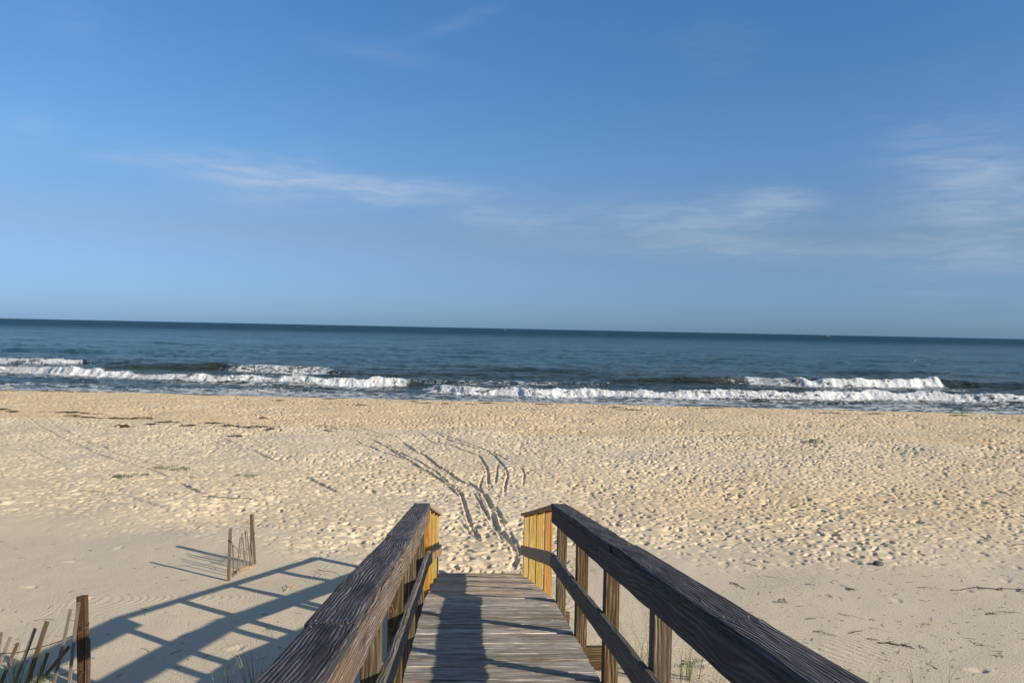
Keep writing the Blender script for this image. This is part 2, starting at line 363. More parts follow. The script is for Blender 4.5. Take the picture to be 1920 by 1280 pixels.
def sea_fields(x, y):
    s_ = shore(x, y); d = np.hypot(x, y)
    z = np.zeros_like(x); foam = np.zeros_like(x); lace = np.zeros_like(x); rough = np.zeros_like(x)
    near = 1 - sst(d, 170, 320)
    z += near * (.20 * fbm(x / 9, s_ / 3.4, 301, 3) + .13 * fbm(x / 2.8, s_ / 1.3, 305, 3)) * sst(s_, 58, 68)
    z += .34 * fbm(x / 26, s_ / 9, 311, 3) * (1 - sst(d, 900, 1800)) * sst(s_, 85, 120)
    z += .02 * fbm(x / 1.2, s_ / .6, 313, 2) * (1 - sst(d, 90, 160))
    for i, wv in enumerate(WAVES):
        pts = [spt(p[0], p[1]) for p in wv['p']]
        xs = np.array([p[0] for p in pts]); ss = np.array([p[1] + .101 * p[0] for p in pts])
        if (np.diff(xs) <= 0).any(): print('WAVE', i, 'not monotone', xs)
        hh = np.array([p[2] for p in wv['p']]); ff = np.array([p[3] for p in wv['p']]); ll = np.array([p[4] for p in wv['p']])
        s0 = np.interp(x, xs, ss) + .45 * vn(x / 2.1, x * 0 + i, 321 + i) + .18 * vn(x / .5, x * 0 + i, 322 + i)
        h = np.interp(x, xs, hh, 0, 0); f = np.interp(x, xs, ff, 0, 0); l = np.interp(x, xs, ll, 0, 0)
        h = h * .88 * (1 + .26 * vn(x / 1.3, x * 0, 331 + i) * f)
        t = s_ - s0; run = wv['run']; bk = wv['back']
        rr = run * (1 - .38 * sst(f, .15, .75))
        prof = np.where(t < rr, sst(t, 0, rr) ** 1.25, np.exp(-((t - rr) / bk) ** 2)) * (t > 0)
        z += h * prof
        fm = f * sst(t, -.25, .05) * (1 - sst(t, rr * 1.0, rr * 1.35)) * (h > .05)
        foam = np.maximum(foam, fm)
        z += fm * (.21 * np.abs(fbm(x / .50, s_ / .4, 341 + i, 5, .62)) + .10 * fbm(x / .16, s_ / .3, 343 + i, 3, .6)) 
        lace = np.maximum(lace, l * sst(t, -1.2, 0) * (1 - sst(t, run, run * 1.6)))
        # foam left in front of and behind each breaker
        lace = np.maximum(lace, .66 * np.clip(f + l * .6, 0, 1) * sst(t, -9, -1) * (1 - sst(t, 0, .3)))
        lace = np.maximum(lace, .42 * np.clip(f, 0, 1) * (t > rr) * (1 - sst(t, rr + .5, rr + 4)))
    sw = 1 - sst(s_, 66, 71)
    lace = np.maximum(lace, .78 * sw)
    a = np.abs(fbm(x / 1.6, s_ / .75, 351, 4, .6)); b = np.abs(fbm(x / .5 + 9, s_ / .28, 353, 3, .6)); big = .5 + .5 * fbm(x / 7, s_ / 2.0, 357, 2)
    web = (1 - np.minimum(a * 5, 1)) * .75 + (1 - np.minimum(b * 3.4, 1)) * .5
    lv = sst(web + lace * 1.15 + .5 * (big - .5), 1.12, 1.42) * sst(lace, .02, .25)
    foam = np.maximum(foam * sst(.80 + .9 * fbm(x / .9, s_ / .35, 359, 3), .15, .60), lv * .9)
    # the sea's edge runs up the beach face
    return z, foam, np.clip(sw, 0, 1)
rs = np.concatenate([np.arange(52, 62, .3), np.arange(62, 108, .13), np.geomspace(108.5, 420, 150), np.geomspace(430, 60000, 90)])
T, R = np.meshgrid(fine, rs)
X = R * np.sin(T + YAW); Y = R * np.cos(T + YAW)
# widen so that the sea also covers the ground outside the fine wedge
side = np.radians(np.arange(1.5, 53, 1.5))
TH2 = np.concatenate([fine[0] - side[::-1], fine, fine[-1] + side])
T, R = np.meshgrid(TH2, rs); X = R * np.sin(T + YAW); Y = R * np.cos(T + YAW)
zs, foam, sw = sea_fields(X.ravel(), Y.ravel())
me = grid_mesh('sea', X, Y, zs.reshape(X.shape), {'foam': foam, 'swash': sw}, closed=False)
mat = D.materials.new('sea_water'); mat.use_nodes = True; s = NT(mat.node_tree); bs = s.n['Principled BSDF']
pos = s.new('ShaderNodeNewGeometry').outputs['Position']
fo = s.new('ShaderNodeAttribute', attribute_name='foam').outputs['Fac']
sp = s.new('ShaderNodeSeparateXYZ'); s.l.new(pos, sp.inputs[0])
yy = sp.outputs[1]
f1 = s.noise(s.mapping(pos, (1.2, 3.2, 3)), 1.0, 5, .62, .3)
f2 = s.noise(s.mapping(pos, (.25, .7, 1)), 1.0, 5, .6, .3)
f3 = s.noise(s.mapping(pos, (.035, .13, 1)), 1.0, 5, .62, .4)
f4 = s.noise(s.mapping(pos, (.006, .03, 1)), 1.0, 4, .6, .2)
deep = s.smooth(yy, 140, 420)
far_ = s.smooth(yy, 120, 900)
c = s.mix(s.smooth(yy, 88, 150), (.048, .062, .040), (.015, .068, .082))
c = s.mix(deep, c, (.008, .060, .082))
c = s.mix(far_, c, (.005, .040, .060))
c = s.mix(s.math('MULTIPLY', s.smooth(f4, .4, .65), .5), c, (.006, .036, .050))
nf = s.noise(pos, 6, 6, .75)
white = s.mix(s.smooth(nf, .3, .7), (.36, .41, .44), (.74, .75, .74))
s.put(bs.inputs['Base Color'], s.mix(fo, c, white))
s.put(bs.inputs['Roughness'], s.math('MAXIMUM', s.math('MULTIPLY', fo, .9), s.smooth(yy, 85, 1000, .08, .40)))
bs.inputs['IOR'].default_value = 1.33; s.put(bs.inputs['Specular IOR Level'], s.smooth(yy, 80, 550, .5, .16))
nofo = s.math('SUBTRACT', 1.0, fo, clamp=True)
f25 = s.noise(s.mapping(pos, (.10, .36, 1), (5, 2, 0)), 1.0, 5, .65, .3)
nb = s.bump(f4, 1.0, 9.0, None, nofo); nb = s.bump(f3, 1.0, 3.6, nb, nofo); nb = s.bump(f25, 1.0, 3.0, nb, nofo); nb = s.bump(f2, 1.0, 1.3, nb, nofo); nb = s.bump(f1, 1.0, .16, nb, nofo); nb = s.bump(nf, .8, .12, nb)
s.put(bs.inputs['Normal'], nb)
sea = link('sea_water', me, mat); tag(sea, 'blue green sea with white surf rolling onto the beach', 'sea', kind='structure')

# ---------------------------------------------------------------- wood
def wood(name, cols, ridge=.0035, freq=95., stain=(.05, .045, .04), rough=.85, knots=1.0, var=.36, broad=0.0):
    m = D.materials.new(name); m.use_nodes = True; s = NT(m.node_tree); bs = s.n['Principled BSDF']
    uv = s.new('ShaderNodeUVMap').outputs[0]; oi = s.new('ShaderNodeObjectInfo').outputs['Random']
    sp = s.new('ShaderNodeSeparateXYZ'); s.l.new(uv, sp.inputs[0]); u, v = sp.outputs[0], sp.outputs[1]
    warp = s.noise(s.mapping(uv, (1.6, 9, 1)), 1.0, 3, .5)
    warp2 = s.noise(s.mapping(uv, (7, 34, 1)), 1.0, 2, .5)
    vo = s.new('ShaderNodeTexVoronoi', feature='F1'); s.l.new(s.mapping(uv, (1.5, 6.5, 1)), vo.inputs['Vector']); vo.inputs['Scale'].default_value = 1.0
    kd = vo.outputs['Distance']
    knot = s.math('DIVIDE', 1.0, s.math('ADD', 1.0, s.math('MULTIPLY', s.math('MULTIPLY', kd, kd), 60.0)))
    ph = s.math('ADD', s.math('MULTIPLY', v, freq * 6.283), s.math('MULTIPLY', warp, 21.0))
    ph = s.math('ADD', ph, s.math('MULTIPLY', warp2, 5.0)); ph = s.math('ADD', ph, s.math('MULTIPLY', knot, 24.0 * knots))
    ring = s.math('MULTIPLY_ADD', s.math('SINE', ph), .5, .5)
    ring = s.math('POWER', ring, 1.6)
    zone = s.smooth(s.noise(s.mapping(uv, (2.6, 14, 1), (11, 4, 0)), 1.0, 4, .6), .34, .58, .22, 1.0)
    ring = s.math('MULTIPLY', ring, zone)
    fib = s.noise(s.mapping(uv, (14, 620, 1)), 1.0, 4, .65)
    streak = s.noise(s.mapping(uv, (2.2, 70, 1)), 1.0, 5, .65)
    crack = s.smooth(s.noise(s.mapping(s.mapping(uv, (1, 1, 1), (0, 0, 0)), (.9, 85, 1), (7, 3, 0)), 1.0, 2, .5, .15), .31, .36, 1.0, 0.0)
    blotch = s.noise(s.mapping(uv, (2.5, 8, 1), (3, 9, 0)), 1.0, 5, .6)
    t = s.math('ADD', s.math('MULTIPLY', ring, .50), s.math('MULTIPLY', streak, .56))
    t = s.math('ADD', t, s.math('MULTIPLY', s.math('SUBTRACT', fib, .5), .55))
    if broad: t = s.math('ADD', t, s.math('MULTIPLY', s.math('SUBTRACT', s.noise(s.mapping(uv, (3.5, 26, 1), (1, 5, 0)), 1.0, 6, .72), .5), broad))
    c = s.ramp(t, [(.12, cols[0]), (.5, cols[1]), (.88, cols[2])])
    c = s.mix(s.smooth(blotch, .35, .75, 0, .6), c, cols[3])
    c = s.mix(s.math('MULTIPLY', s.smooth(kd, .03, .10, 1, 0), .8 * knots), c, stain)
    c = s.mix(s.math('MULTIPLY', crack, .85), c, stain)
    hs = s.new('ShaderNodeHueSaturation'); s.put(hs.inputs['Color'], c)
    s.put(hs.inputs['Value'], s.math('MULTIPLY_ADD', oi, var, 1 - var / 2)); s.put(hs.inputs['Saturation'], s.math('MULTIPLY_ADD', oi, -.4, 1.2))
    s.put(bs.inputs['Base Color'], hs.outputs[0]); bs.inputs['Roughness'].default_value = rough; bs.inputs['Specular IOR Level'].default_value = .25
    hgt = s.math('ADD', s.math('MULTIPLY', ring, .7), s.math('MULTIPLY', streak, .9)); hgt = s.math('ADD', hgt, s.math('MULTIPLY', fib, .25))
    hgt = s.math('SUBTRACT', hgt, s.math('MULTIPLY', crack, 1.6))
    s.put(bs.inputs['Normal'], s.bump(hgt, 1.0, ridge))
    return m
W_cap = wood('weathered_cap_wood', [(.010, .010, .012), (.046, .047, .053), (.235, .24, .25), (.125, .125, .130)], .010, 80, broad=.9)
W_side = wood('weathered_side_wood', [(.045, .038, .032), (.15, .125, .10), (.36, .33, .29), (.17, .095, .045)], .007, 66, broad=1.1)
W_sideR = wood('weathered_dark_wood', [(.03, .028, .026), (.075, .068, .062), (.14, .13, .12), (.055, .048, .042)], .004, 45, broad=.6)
W_mid = wood('weathered_rail_wood', [(.06, .056, .052), (.15, .14, .13), (.32, .30, .27), (.12, .10, .08)], .004, 75)
W_deck = wood('weathered_deck_wood', [(.08, .066, .054), (.40, .355, .305), (.74, .69, .62), (.27, .22, .165)], .006, 60, var=.55, broad=1.5)
W_deckB = wood('brown_deck_wood', [(.14, .11, .08), (.47, .39, .30), (.70, .62, .50), (.34, .26, .18)], .005, 60, var=.4, broad=1.2)
W_post = wood('brown_post_wood', [(.035, .023, .013), (.125, .088, .052), (.30, .235, .165), (.095, .068, .030)], .004, 48, knots=1.3, broad=.8)
W_newy = wood('new_yellow_wood', [(.36, .23, .07), (.52, .36, .13), (.60, .46, .21), (.42, .31, .10)], .001, 30, (.22, .07, .02), .6, 1.1, broad=.7, var=.25)
W_newo = wood('new_orange_wood', [(.36, .18, .06), (.50, .27, .10), (.58, .36, .16), (.42, .23, .08)], .001, 30, (.20, .06, .02), .6, 1.1, broad=.7, var=.25)
W_tan = wood('tan_rail_wood', [(.20, .13, .08), (.36, .25, .16), (.46, .34, .23), (.32, .21, .12)], .002, 60)
W_lath = wood('grey_lath_wood', [(.07, .058, .045), (.20, .17, .135), (.38, .33, .28), (.15, .12, .09)], .002, 120)
W_dlath = wood('dark_lath_wood', [(.05, .035, .025), (.13, .095, .065), (.24, .18, .13), (.10, .07, .045)], .002, 120)
W_fpost = wood('red_brown_post_wood', [(.035, .020, .013), (.11, .062, .036), (.24, .155, .10), (.07, .038, .024)], .003, 50)

def board(name, p0, p1, side, w, t, mat, parent, seg=None, jit=.0015, cham=.004, cut0=None, cut1=None, label=None, across=1, warp=0.0):
    """box board from p0 to p1 (centre line), w wide along `side`, t thick; worn edges, UV in metres"""
    p0 = Vector(p0); p1 = Vector(p1); d = (p1 - p0); L = d.length; d.normalize()
    side = (Vector(side) - d * Vector(side).dot(d)).normalized(); n = side.cross(d).normalized()
    seg = seg or max(2, int(L / .12)); hw, ht = w / 2, t / 2
    top = [(-hw + cham + (w - 2 * cham) * i / across, ht) for i in range(across + 1)]
    prof = top + [(hw, ht - cham), (hw, -ht + cham)] + [(x, -y) for x, y in reversed(top)] + [(-hw, -ht + cham), (-hw, ht - cham)]
    m = len(prof); per = [0.0]
    for i in range(m): a = prof[i]; b = prof[(i + 1) % m]; per.append(per[-1] + math.hypot(a[0] - b[0], a[1] - b[1]))
    rnd = random.Random(hash((round(p0.x, 3), round(p0.y, 3), round(p0.z, 3), name)) & 0xffff)
    uo, vo = rnd.uniform(0, 40), rnd.uniform(0, 40)
    vs = []; fs = []; uvs = []
    ph = rnd.uniform(0, 6)
    for k in range(seg + 1):
        q = k / seg
        off = side * (warp * math.sin(q * 5 + ph)) + n * (warp * .7 * math.sin(q * 4 + ph * 2))
        for i, (a, b) in enumerate(prof):
            ja = rnd.uniform(-jit, jit); jb = rnd.uniform(-jit, jit)
            if k in (0, seg): ja -= 0
            sh = 0.0
            if k == 0: sh = rnd.uniform(0, jit * 1.5)
            if k == seg: sh = -rnd.uniform(0, jit * 1.5)
            vs.append(p0 + d * (L * q + sh) + side * (a + ja) + n * (b + jb) + off)
    for k in range(seg):
        for i in range(m):
            j = (i + 1) % m
            fs.append((k * m + i, (k + 1) * m + i, (k + 1) * m + j, k * m + j))
            u0, u1 = uo + L * k / seg, uo + L * (k + 1) / seg
            uvs.append(((u0, vo + per[i]), (u1, vo + per[i]), (u1, vo + per[i + 1]), (u0, vo + per[i + 1])))
    fs.append(tuple(range(m))); uvs.append([(uo + prof[i][1], vo + prof[i][0]) for i in range(m)])
    fs.append(tuple(reversed([seg * m + i for i in range(m)]))); uvs.append([(uo + prof[i][1], vo + prof[i][0] + .5) for i in reversed(range(m))])
    base = parent.location if parent else Vector((0, 0, 0))
    me = mesh_from(name, [v - base for v in vs], fs, uvs)
    o = link(name, me, mat, parent)
    if label: o['label'] = label
    return o
def tube(verts, faces, pts, r0, r1=None, n=5):
    """tapered tube along pts"""
    r1 = r0 if r1 is None else r1; base = len(verts); N = len(pts)
    for k, p in enumerate(pts):
        p = Vector(p); a = Vector(pts[max(k - 1, 0)]); b = Vector(pts[min(k + 1, N - 1)]); d = (b - a).normalized()
        sd_ = d.orthogonal().normalized(); up_ = d.cross(sd_); r = r0 + (r1 - r0) * k / max(1, N - 1)
        for i in range(n):
            an = 6.2832 * i / n; verts.append(p + sd_ * (math.cos(an) * r) + up_ * (math.sin(an) * r))
    for k in range(N - 1):
        for i in range(n):
            j = (i + 1) % n; faces.append((base + k * n + i, base + k * n + j, base + (k + 1) * n + j, base + (k + 1) * n + i))
    faces.append(tuple(base + i for i in reversed(range(n)))); faces.append(tuple(base + (N - 1) * n + i for i in range(n)))

def simple(name, col, rough=.7, metal=0, var=.35, scale=20):
    m = D.materials.new(name); m.use_nodes = True; s = NT(m.node_tree); bs = s.n['Principled BSDF']
    pos = s.new('ShaderNodeNewGeometry').outputs['Position']; nn = s.noise(pos, scale, 4, .6)
    c = s.mix(nn, tuple(v * (1 - var) for v in col), tuple(min(1, v * (1 + var)) for v in col))
    s.put(bs.inputs['Base Color'], c); bs.inputs['Roughness'].default_value = rough; bs.inputs['Metallic'].default_value = metal
    return m

# ---------------------------------------------------------------- boardwalk
YJ, YE, YS, YR = 7.57, 12.0, -2.6, 11.64
def hd(y):    # deck top below the eye
    return 1.475 + .15 * y if y <= YJ else 1.475 + .15 * YJ + .26 * (y - YJ)
def zd(y): return H - hd(y)
RH = .915
walk = thing('boardwalk', 'weathered grey wooden beach access ramp with thick handrails leading down to the sand', 'boardwalk', (0.25, 4.0, gz(.25, 4.0)))
XL, XR = -.372, .880         # inner faces of the posts
y = YS; rp = random.Random(3)
pitch_p = .153
idx = 0
while y < YE - .05:
    yc = y + pitch_p / 2 - .004; wdt = .140
    if y < YJ < y + pitch_p: y += .0
    z0 = zd(yc); sl = .15 if yc <= YJ else .26
    dn = Vector((0, 1, -sl)).normalized(); nn = Vector((0, sl, 1)).normalized()
    e0 = rp.uniform(-.012, .010); e1 = rp.uniform(-.012, .010)
    c0 = Vector((XL + .004 + e0 * .3, yc, z0)) - nn * .019 + nn * rp.uniform(-.005, .004) + dn * rp.uniform(-.002, .002)
    c1 = Vector((XR - .004 + e1 * .3, yc, z0)) - nn * .019 + nn * rp.uniform(-.005, .004) + dn * rp.uniform(-.002, .002)
    board('deck_plank', c0, c1, dn, wdt, .038, W_deckB if yc > YJ else W_deck, walk, seg=12, jit=.0018, cham=.005, warp=.0012)
    y += pitch_p; idx += 1
print('planks', idx)
# posts
PA = [7.36, 6.08, 4.84, 3.60, 2.38, 1.15, -.1, -1.35, -2.5]; PB = [8.57, 9.58, 10.65, 11.59]
k = 0
for yp in PA + PB:
    newp = yp > YJ
    for sx, xx in ((-1, XL - .0445), (1, XR + .0445)):
        top = zd(yp) + RH - (.040 if newp else .040)
        lean = -.035 if not newp else 0
        zb = gz(xx, yp) - .35
        m = (W_newy if (k % 4 in (1, 2)) else W_newo) if newp else W_post
        if newp and sx > 0: m = W_newo if yp < 9 else W_newy
        if newp and sx < 0: m = W_newo if yp in (8.57, 10.7) else W_newy
        board('post', (xx, yp + .0, zb), (xx + lean * 0, yp, top), (1, 0, 0), .089, .089, m, walk, seg=8, jit=.0012, label='new yellow pine post near the end of the ramp' if newp else None)
        k += 1
# joists and cross beams
for (ya, yb) in ((YS, YJ), (YJ, YE)):
    for xx in (XL + .05, .254, XR - .05):
        oz = .038 + .09
        board('joist', (xx, ya, zd(ya) - oz), (xx, yb if yb < YE else YE - .5, (zd(yb) if yb < YE else zd(YE - .5)) - oz), (1, 0, 0), .038, .17, W_sideR, walk, seg=10)
for yp in PA[:-1]:
    ex = 1.20 if abs(yp - 6.08) < .1 else 1.02
    yc = yp + .068
    board('cross_beam', (-.52, yc, zd(yp) - .155 - .06), (ex, yc, zd(yp) - .155 - .06), (0, 0, 1), .19, .038, W_post, walk, seg=6)
# handrails: cap boards, face boards, middle rails
def zr(y, below): return zd(y) + RH - below
def run(name, xx, w_, t_, below, cuts, mat, side=(1, 0, 0), jit=.002, across=1, warp=.004, seg=None, lab=None):
    out = []
    for a_, b_ in zip(cuts[:-1], cuts[1:]):
        g = .0015
        ja = random.uniform(-.004, .004)
        out.append(board(name, (xx + ja, a_ + g, zr(a_ + g, below) + random.uniform(-.002, .004)), (xx - ja, b_ - g, zr(b_ - g, below) + random.uniform(-.002, .003)), side, w_, t_, mat, walk, jit=jit, across=across, warp=warp, seg=seg, cham=.006, label=lab))
    return out
CAPX_L, CAPX_R = -.412, .908
capsL = run('handrail', CAPX_L, .150, .040, .020, [YS, .2, 2.45, 4.9, YJ], W_cap, across=8)
capsR = run('handrail', CAPX_R, .150, .040, .020, [YS, .1, 2.5, 4.4, YJ], W_cap, across=8)
for cx in (CAPX_L, CAPX_R): run('handrail', cx, .145, .036, .020, [YJ, YR], W_tan, lab='newer brown handrail board on the lower ramp')
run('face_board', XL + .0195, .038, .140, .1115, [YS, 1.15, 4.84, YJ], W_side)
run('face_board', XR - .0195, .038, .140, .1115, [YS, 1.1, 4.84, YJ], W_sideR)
run('middle_rail', XL + .0195, .038, .140, .545, [YS, 1.15, 4.84, YJ + .05], W_mid)
run('middle_rail', XR - .0195, .038, .140, .545, [YS, 2.38, 4.84, YJ + .05], W_mid)
for cx in (XL + .0195, XR - .0195): run('middle_rail', cx, .036, .140, .545, [YJ + .06, YR], W_tan, lab='newer brown middle rail on the lower ramp')
# nail heads on the caps
steel = simple('nail_steel', (.35, .35, .36), .4, .8)
def nails(parent_board, cx, ys):
    for yy_ in ys:
        for dx in (-.045, .045):
            vs, fs = [], []
            p = Vector((cx + dx + random.uniform(-.008, .008), yy_ + random.uniform(-.01, .01), 0)); p.z = zr(p.y, 0) + .002
            tube(vs, fs, [p - Vector((0, 0, .006)), p + Vector((0, 0, .0015))], .0042, .0042, 8)
            me = mesh_from('nail', [v - walk.location for v in vs], fs); link('nail', me, steel, parent_board)
for caps, cx, cuts in ((capsL, CAPX_L, [YS, .2, 2.45, 4.9, YJ]), (capsR, CAPX_R, [YS, .1, 2.5, 4.4, YJ])):
    for b_, a0, a1 in zip(caps[1:], cuts[1:-1], cuts[2:]):
        nails(b_, cx, [a0 + .04, (a0 + a1) / 2, a1 - .04])

# ---------------------------------------------------------------- sand fences
wire_m = simple('rusty_wire', (.10, .06, .045), .7, .5)
def up_at(base, px, py):
    """point above `base` (same distance from the eye) seen at px,py"""
    r = ray(px, py); t = base.y / r.y; return r * t + EYE
def wire(parent, pts, r=.005):
    vs, fs = [], []; tube(vs, fs, pts, r, r, 6); me = mesh_from('wire', [v - parent.location for v in vs], fs, smooth=True); return link('wire', me, wire_m, parent)
Yf = 8.15; P0 = gpt(154, 1292)
f1_ = thing('sand_fence', 'broken sand fence with leaning grey laths wired to a reddish brown post at lower left', 'fence', P0)
def fpt(px, py, yd):
    r = ray(px, py); return EYE + r * (yd / r.y)
def stick(parent, nm, a, b, w_, t_, mat, side=(1, 0, 0), label=None, ext=.35):
    d = (b - a); a2 = a - d.normalized() * ext
    return board(nm, a2, b, side, w_, t_, mat, parent, seg=8, jit=.0012, cham=.002, warp=.003, label=label)
yb = P0.y
stick(f1_, 'post', fpt(156, 1288, yb), fpt(155.5, 1117, yb), .070, .080, W_fpost)
stick(f1_, 'post', fpt(151, 1288, yb + .07), fpt(149.5, 1118, yb + .07), .05, .04, W_dlath, label='dark narrow board behind the post')
stick(f1_, 'stub_post', fpt(164.5, 1288, yb - .03), fpt(164, 1198, yb - .03), .032, .05, W_fpost)
LA = [((-6, 1240), (2.6, 1184), 1, 0), ((0, 1240), (20, 1193), 1, .05), ((3, 1276), (34, 1204.5), 2, 0), ((27, 1279), (67, 1177), 1, .05), ((52, 1278), (88.5, 1164), 2, -.04),
      ((72, 1274), (90, 1223), 2, .08), ((75, 1277), (131, 1211), 2, .06), ((100, 1282), (133, 1141), 1, -.05), ((129, 1284), (147.5, 1128), 1, -.06)]
for (b0, t0, m_, dy_) in LA:
    w_ = .046 if t0[0] == 88.5 else .034
    stick(f1_, 'lath', fpt(*b0, yb + dy_ - .1), fpt(*t0, yb + dy_), w_, .010, W_lath if m_ == 1 else W_dlath)
wire(f1_, [fpt(154, 1184, yb - .05), fpt(130, 1194, yb - .07), fpt(108, 1203, yb - .05), fpt(88, 1209, yb - .07), fpt(60, 1216, yb), fpt(32, 1223, yb - .03), fpt(0, 1224, yb - .02), fpt(-20, 1222, yb)])
wire(f1_, [fpt(147, 1253, yb - .06), fpt(128, 1261, yb - .09), fpt(104, 1268, yb - .08), fpt(84, 1269, yb - .06), fpt(60, 1280, yb - .05)])
for (cy, n_) in ((1170, 3), (1252, 3)):
    for i in range(n_):
        pts = [fpt(156, cy + i * 2.2, yb) + Vector((.052 * math.cos(a), .058 * math.sin(a) , .01 * math.sin(a * 2 + i))) for a in np.linspace(0, 6.28, 12)]
        wire(f1_, pts, .003)
W_board = wood('half_buried_board_wood', [(.14, .09, .045), (.30, .19, .09), (.38, .26, .14), (.24, .15, .07)], .002, 50)
pA = gpt(429, 1089); pB = gpt(476.5, 1056)
f2_ = thing('sand_fence', 'short remnant of sand fence between two thin posts casting long striped shadows', 'fence', pA)
stick(f2_, 'post', pA + Vector((0, 0, 0)), fpt(432, 990, pA.y), .044, .036, W_lath)
stick(f2_, 'post', pB, fpt(472.5, 963.5, pB.y), 0.046, .044, W_post, label='taller brown post of the small fence')
stick(f2_, 'lath', pB + Vector((-.03, -.05, 0)), fpt(469.5, 965, pB.y - .05), .022, .02, W_dlath)
rl = random.Random(5)
Z6 = lambda a, b: (250 + a / 4.267, 930 + b / 4.267)
for i, (b0, t0) in enumerate([((800, 655), (795, 390)), ((828, 600), (857, 325)), ((850, 592), (868, 290)), ((900, 572), (872, 300)), ((890, 580), (880, 420)), ((918, 560), (893, 262)), ((938, 548), (906, 278)), ((950, 545), (912, 335)), ((958, 540), (940, 300))]):
    q = (b0[0] - 750) / 230.; yy_ = pA.y + (pB.y - pA.y) * min(1, q)
    stick(f2_, 'lath', fpt(*Z6(*b0), yy_), fpt(*Z6(*t0), yy_ + rl.uniform(-.06, .06)), .019, .007, W_lath if i % 3 else W_dlath, side=(.6, .8, 0), ext=.2)
yy_ = pA.y
wire(f2_, [fpt(*Z6(760, 350), pA.y - .03), fpt(*Z6(790, 385), pA.y + .1), fpt(*Z6(820, 410), pA.y + .3), fpt(*Z6(850, 450), pA.y + .5), fpt(*Z6(880, 455), pA.y + .7), fpt(*Z6(910, 430), pA.y + .9), fpt(*Z6(940, 380), pA.y + 1.1), fpt(*Z6(970, 295), pB.y - .03)], .004)
wire(f2_, [fpt(*Z6(757, 345), pA.y - .03), fpt(*Z6(795, 372), pA.y - .03)], .005)
me_a = gpt(*Z6(800, 635)); me_b = gpt(*Z6(972, 562))
ob = board('half_buried_board', me_a + Vector((0, 0, .0)), me_b + Vector((0, 0, .01)), (0, 0, 1), .075, .02, W_board, None, seg=10, warp=.02)
tag(ob, 'orange brown board half buried in sand at the foot of the small fence', 'board')

# ---------------------------------------------------------------- plants
def leafmat(name, a, b):
    m = D.materials.new(name); m.use_nodes = True; s = NT(m.node_tree); bs = s.n['Principled BSDF']
    pos = s.new('ShaderNodeNewGeometry').outputs['Position']
    s.put(bs.inputs['Base Color'], s.mix(s.smooth(s.noise(pos, 6, 3), .35, .65), a, b)); bs.inputs['Roughness'].default_value = .6
    return m
M_grass = leafmat('dune_grass', (.07, .11, .03), (.22, .23, .09)); M_dry = leafmat('dry_grass', (.30, .24, .13), (.42, .36, .22)); M_leaf = leafmat('green_leaf', (.05, .10, .03), (.12, .16, .05))
def grass(loc, n, h, spread, seed, label, lean=(0, 0), group='dune grass tufts', mat=None):
    r = random.Random(seed); vs, fs = [], []
    for i in range(n):
        a = r.uniform(0, 6.283); rad = r.uniform(0, spread); b = Vector((math.cos(a) * rad, math.sin(a) * rad, -.03))
        L = h * r.uniform(.6, 1.35); out = r.uniform(.10, .60) * L; a2 = a + r.uniform(-.9, .9)
        dirv = Vector((math.cos(a2) * out + lean[0] * L, math.sin(a2) * out + lean[1] * L, 0)); w_ = r.uniform(.0028, .0052); N = 6
        sdv = Vector((-math.sin(a2), math.cos(a2), 0)); st = len(vs)
        for k in range(N + 1):
            q = k / N; p = b + dirv * q ** 1.9 + Vector((0, 0, L * (q - .38 * q ** 3 * (out / L) * 1.6)))
            ww = w_ * (1 - q * .85); nrm = Vector((math.cos(a2), math.sin(a2), .4)) * ww * .5
            vs += [p - sdv * ww, p + nrm, p + sdv * ww]
        for k in range(N):
            o = st + k * 3; fs += [(o, o + 1, o + 4, o + 3), (o + 1, o + 2, o + 5, o + 4), (o, o + 3, o + 5, o + 2)]
    o = link('dune_grass', mesh_from('dune_grass', vs, fs), mat or M_grass); o.location = loc
    return tag(o, label, 'grass', group)
grass(gpt(1225, 1262), 30, .80, .10, 1, 'tall dune grass tuft just left of the nearest full right-hand post', (-.1, 0))
grass(gpt(1196, 1268), 22, .70, .10, 2, 'dune grass tuft seen between two right-hand posts of the ramp', (-.1, .1))
grass(gpt(1292, 1272), 24, .50, .14, 3, 'spreading dune grass right of the nearest right-hand post under the handrail', (.15, 0))
grass(gpt(1340, 1305), 18, .45, .12, 4, 'dune grass tuft poking out under the right handrail near the bottom edge', (.1, .1))
grass(gpt(1108, 1262), 16, .34, .06, 5, 'small grass tuft at the right edge of the planks beside a post')
grass(gpt(30, 1300), 34, .60, .14, 6, 'dense dune grass tuft growing through the leaning laths at lower left', (.15, 0))
grass(gpt(75, 1305), 26, .55, .12, 7, 'dune grass tuft between the laths and the reddish brown post', (.25, 0))
grass(gpt(475, 1305), 16, .62, .10, 8, 'thin dune grass tuft in shade beside the left handrail at the bottom', (-.25, .1))
grass(gpt(425, 1315), 9, .60, .10, 9, 'sparse long grass blades at the bottom left of the left handrail', (.1, .1))
grass(gpt(1716, 1315), 6, .50, .05, 10, 'few thin grass blades at the bottom edge right of the right handrail', (-.05, .15))
grass(gpt(1775, 1310), 4, .45, .05, 11, 'pair of slender grass blades farthest right at the bottom edge', (.2, .2))
grass(gpt(1630, 1295), 3, .50, .03, 12, 'bent grass blades beside the lower end of the right handrail', (.5, .1))
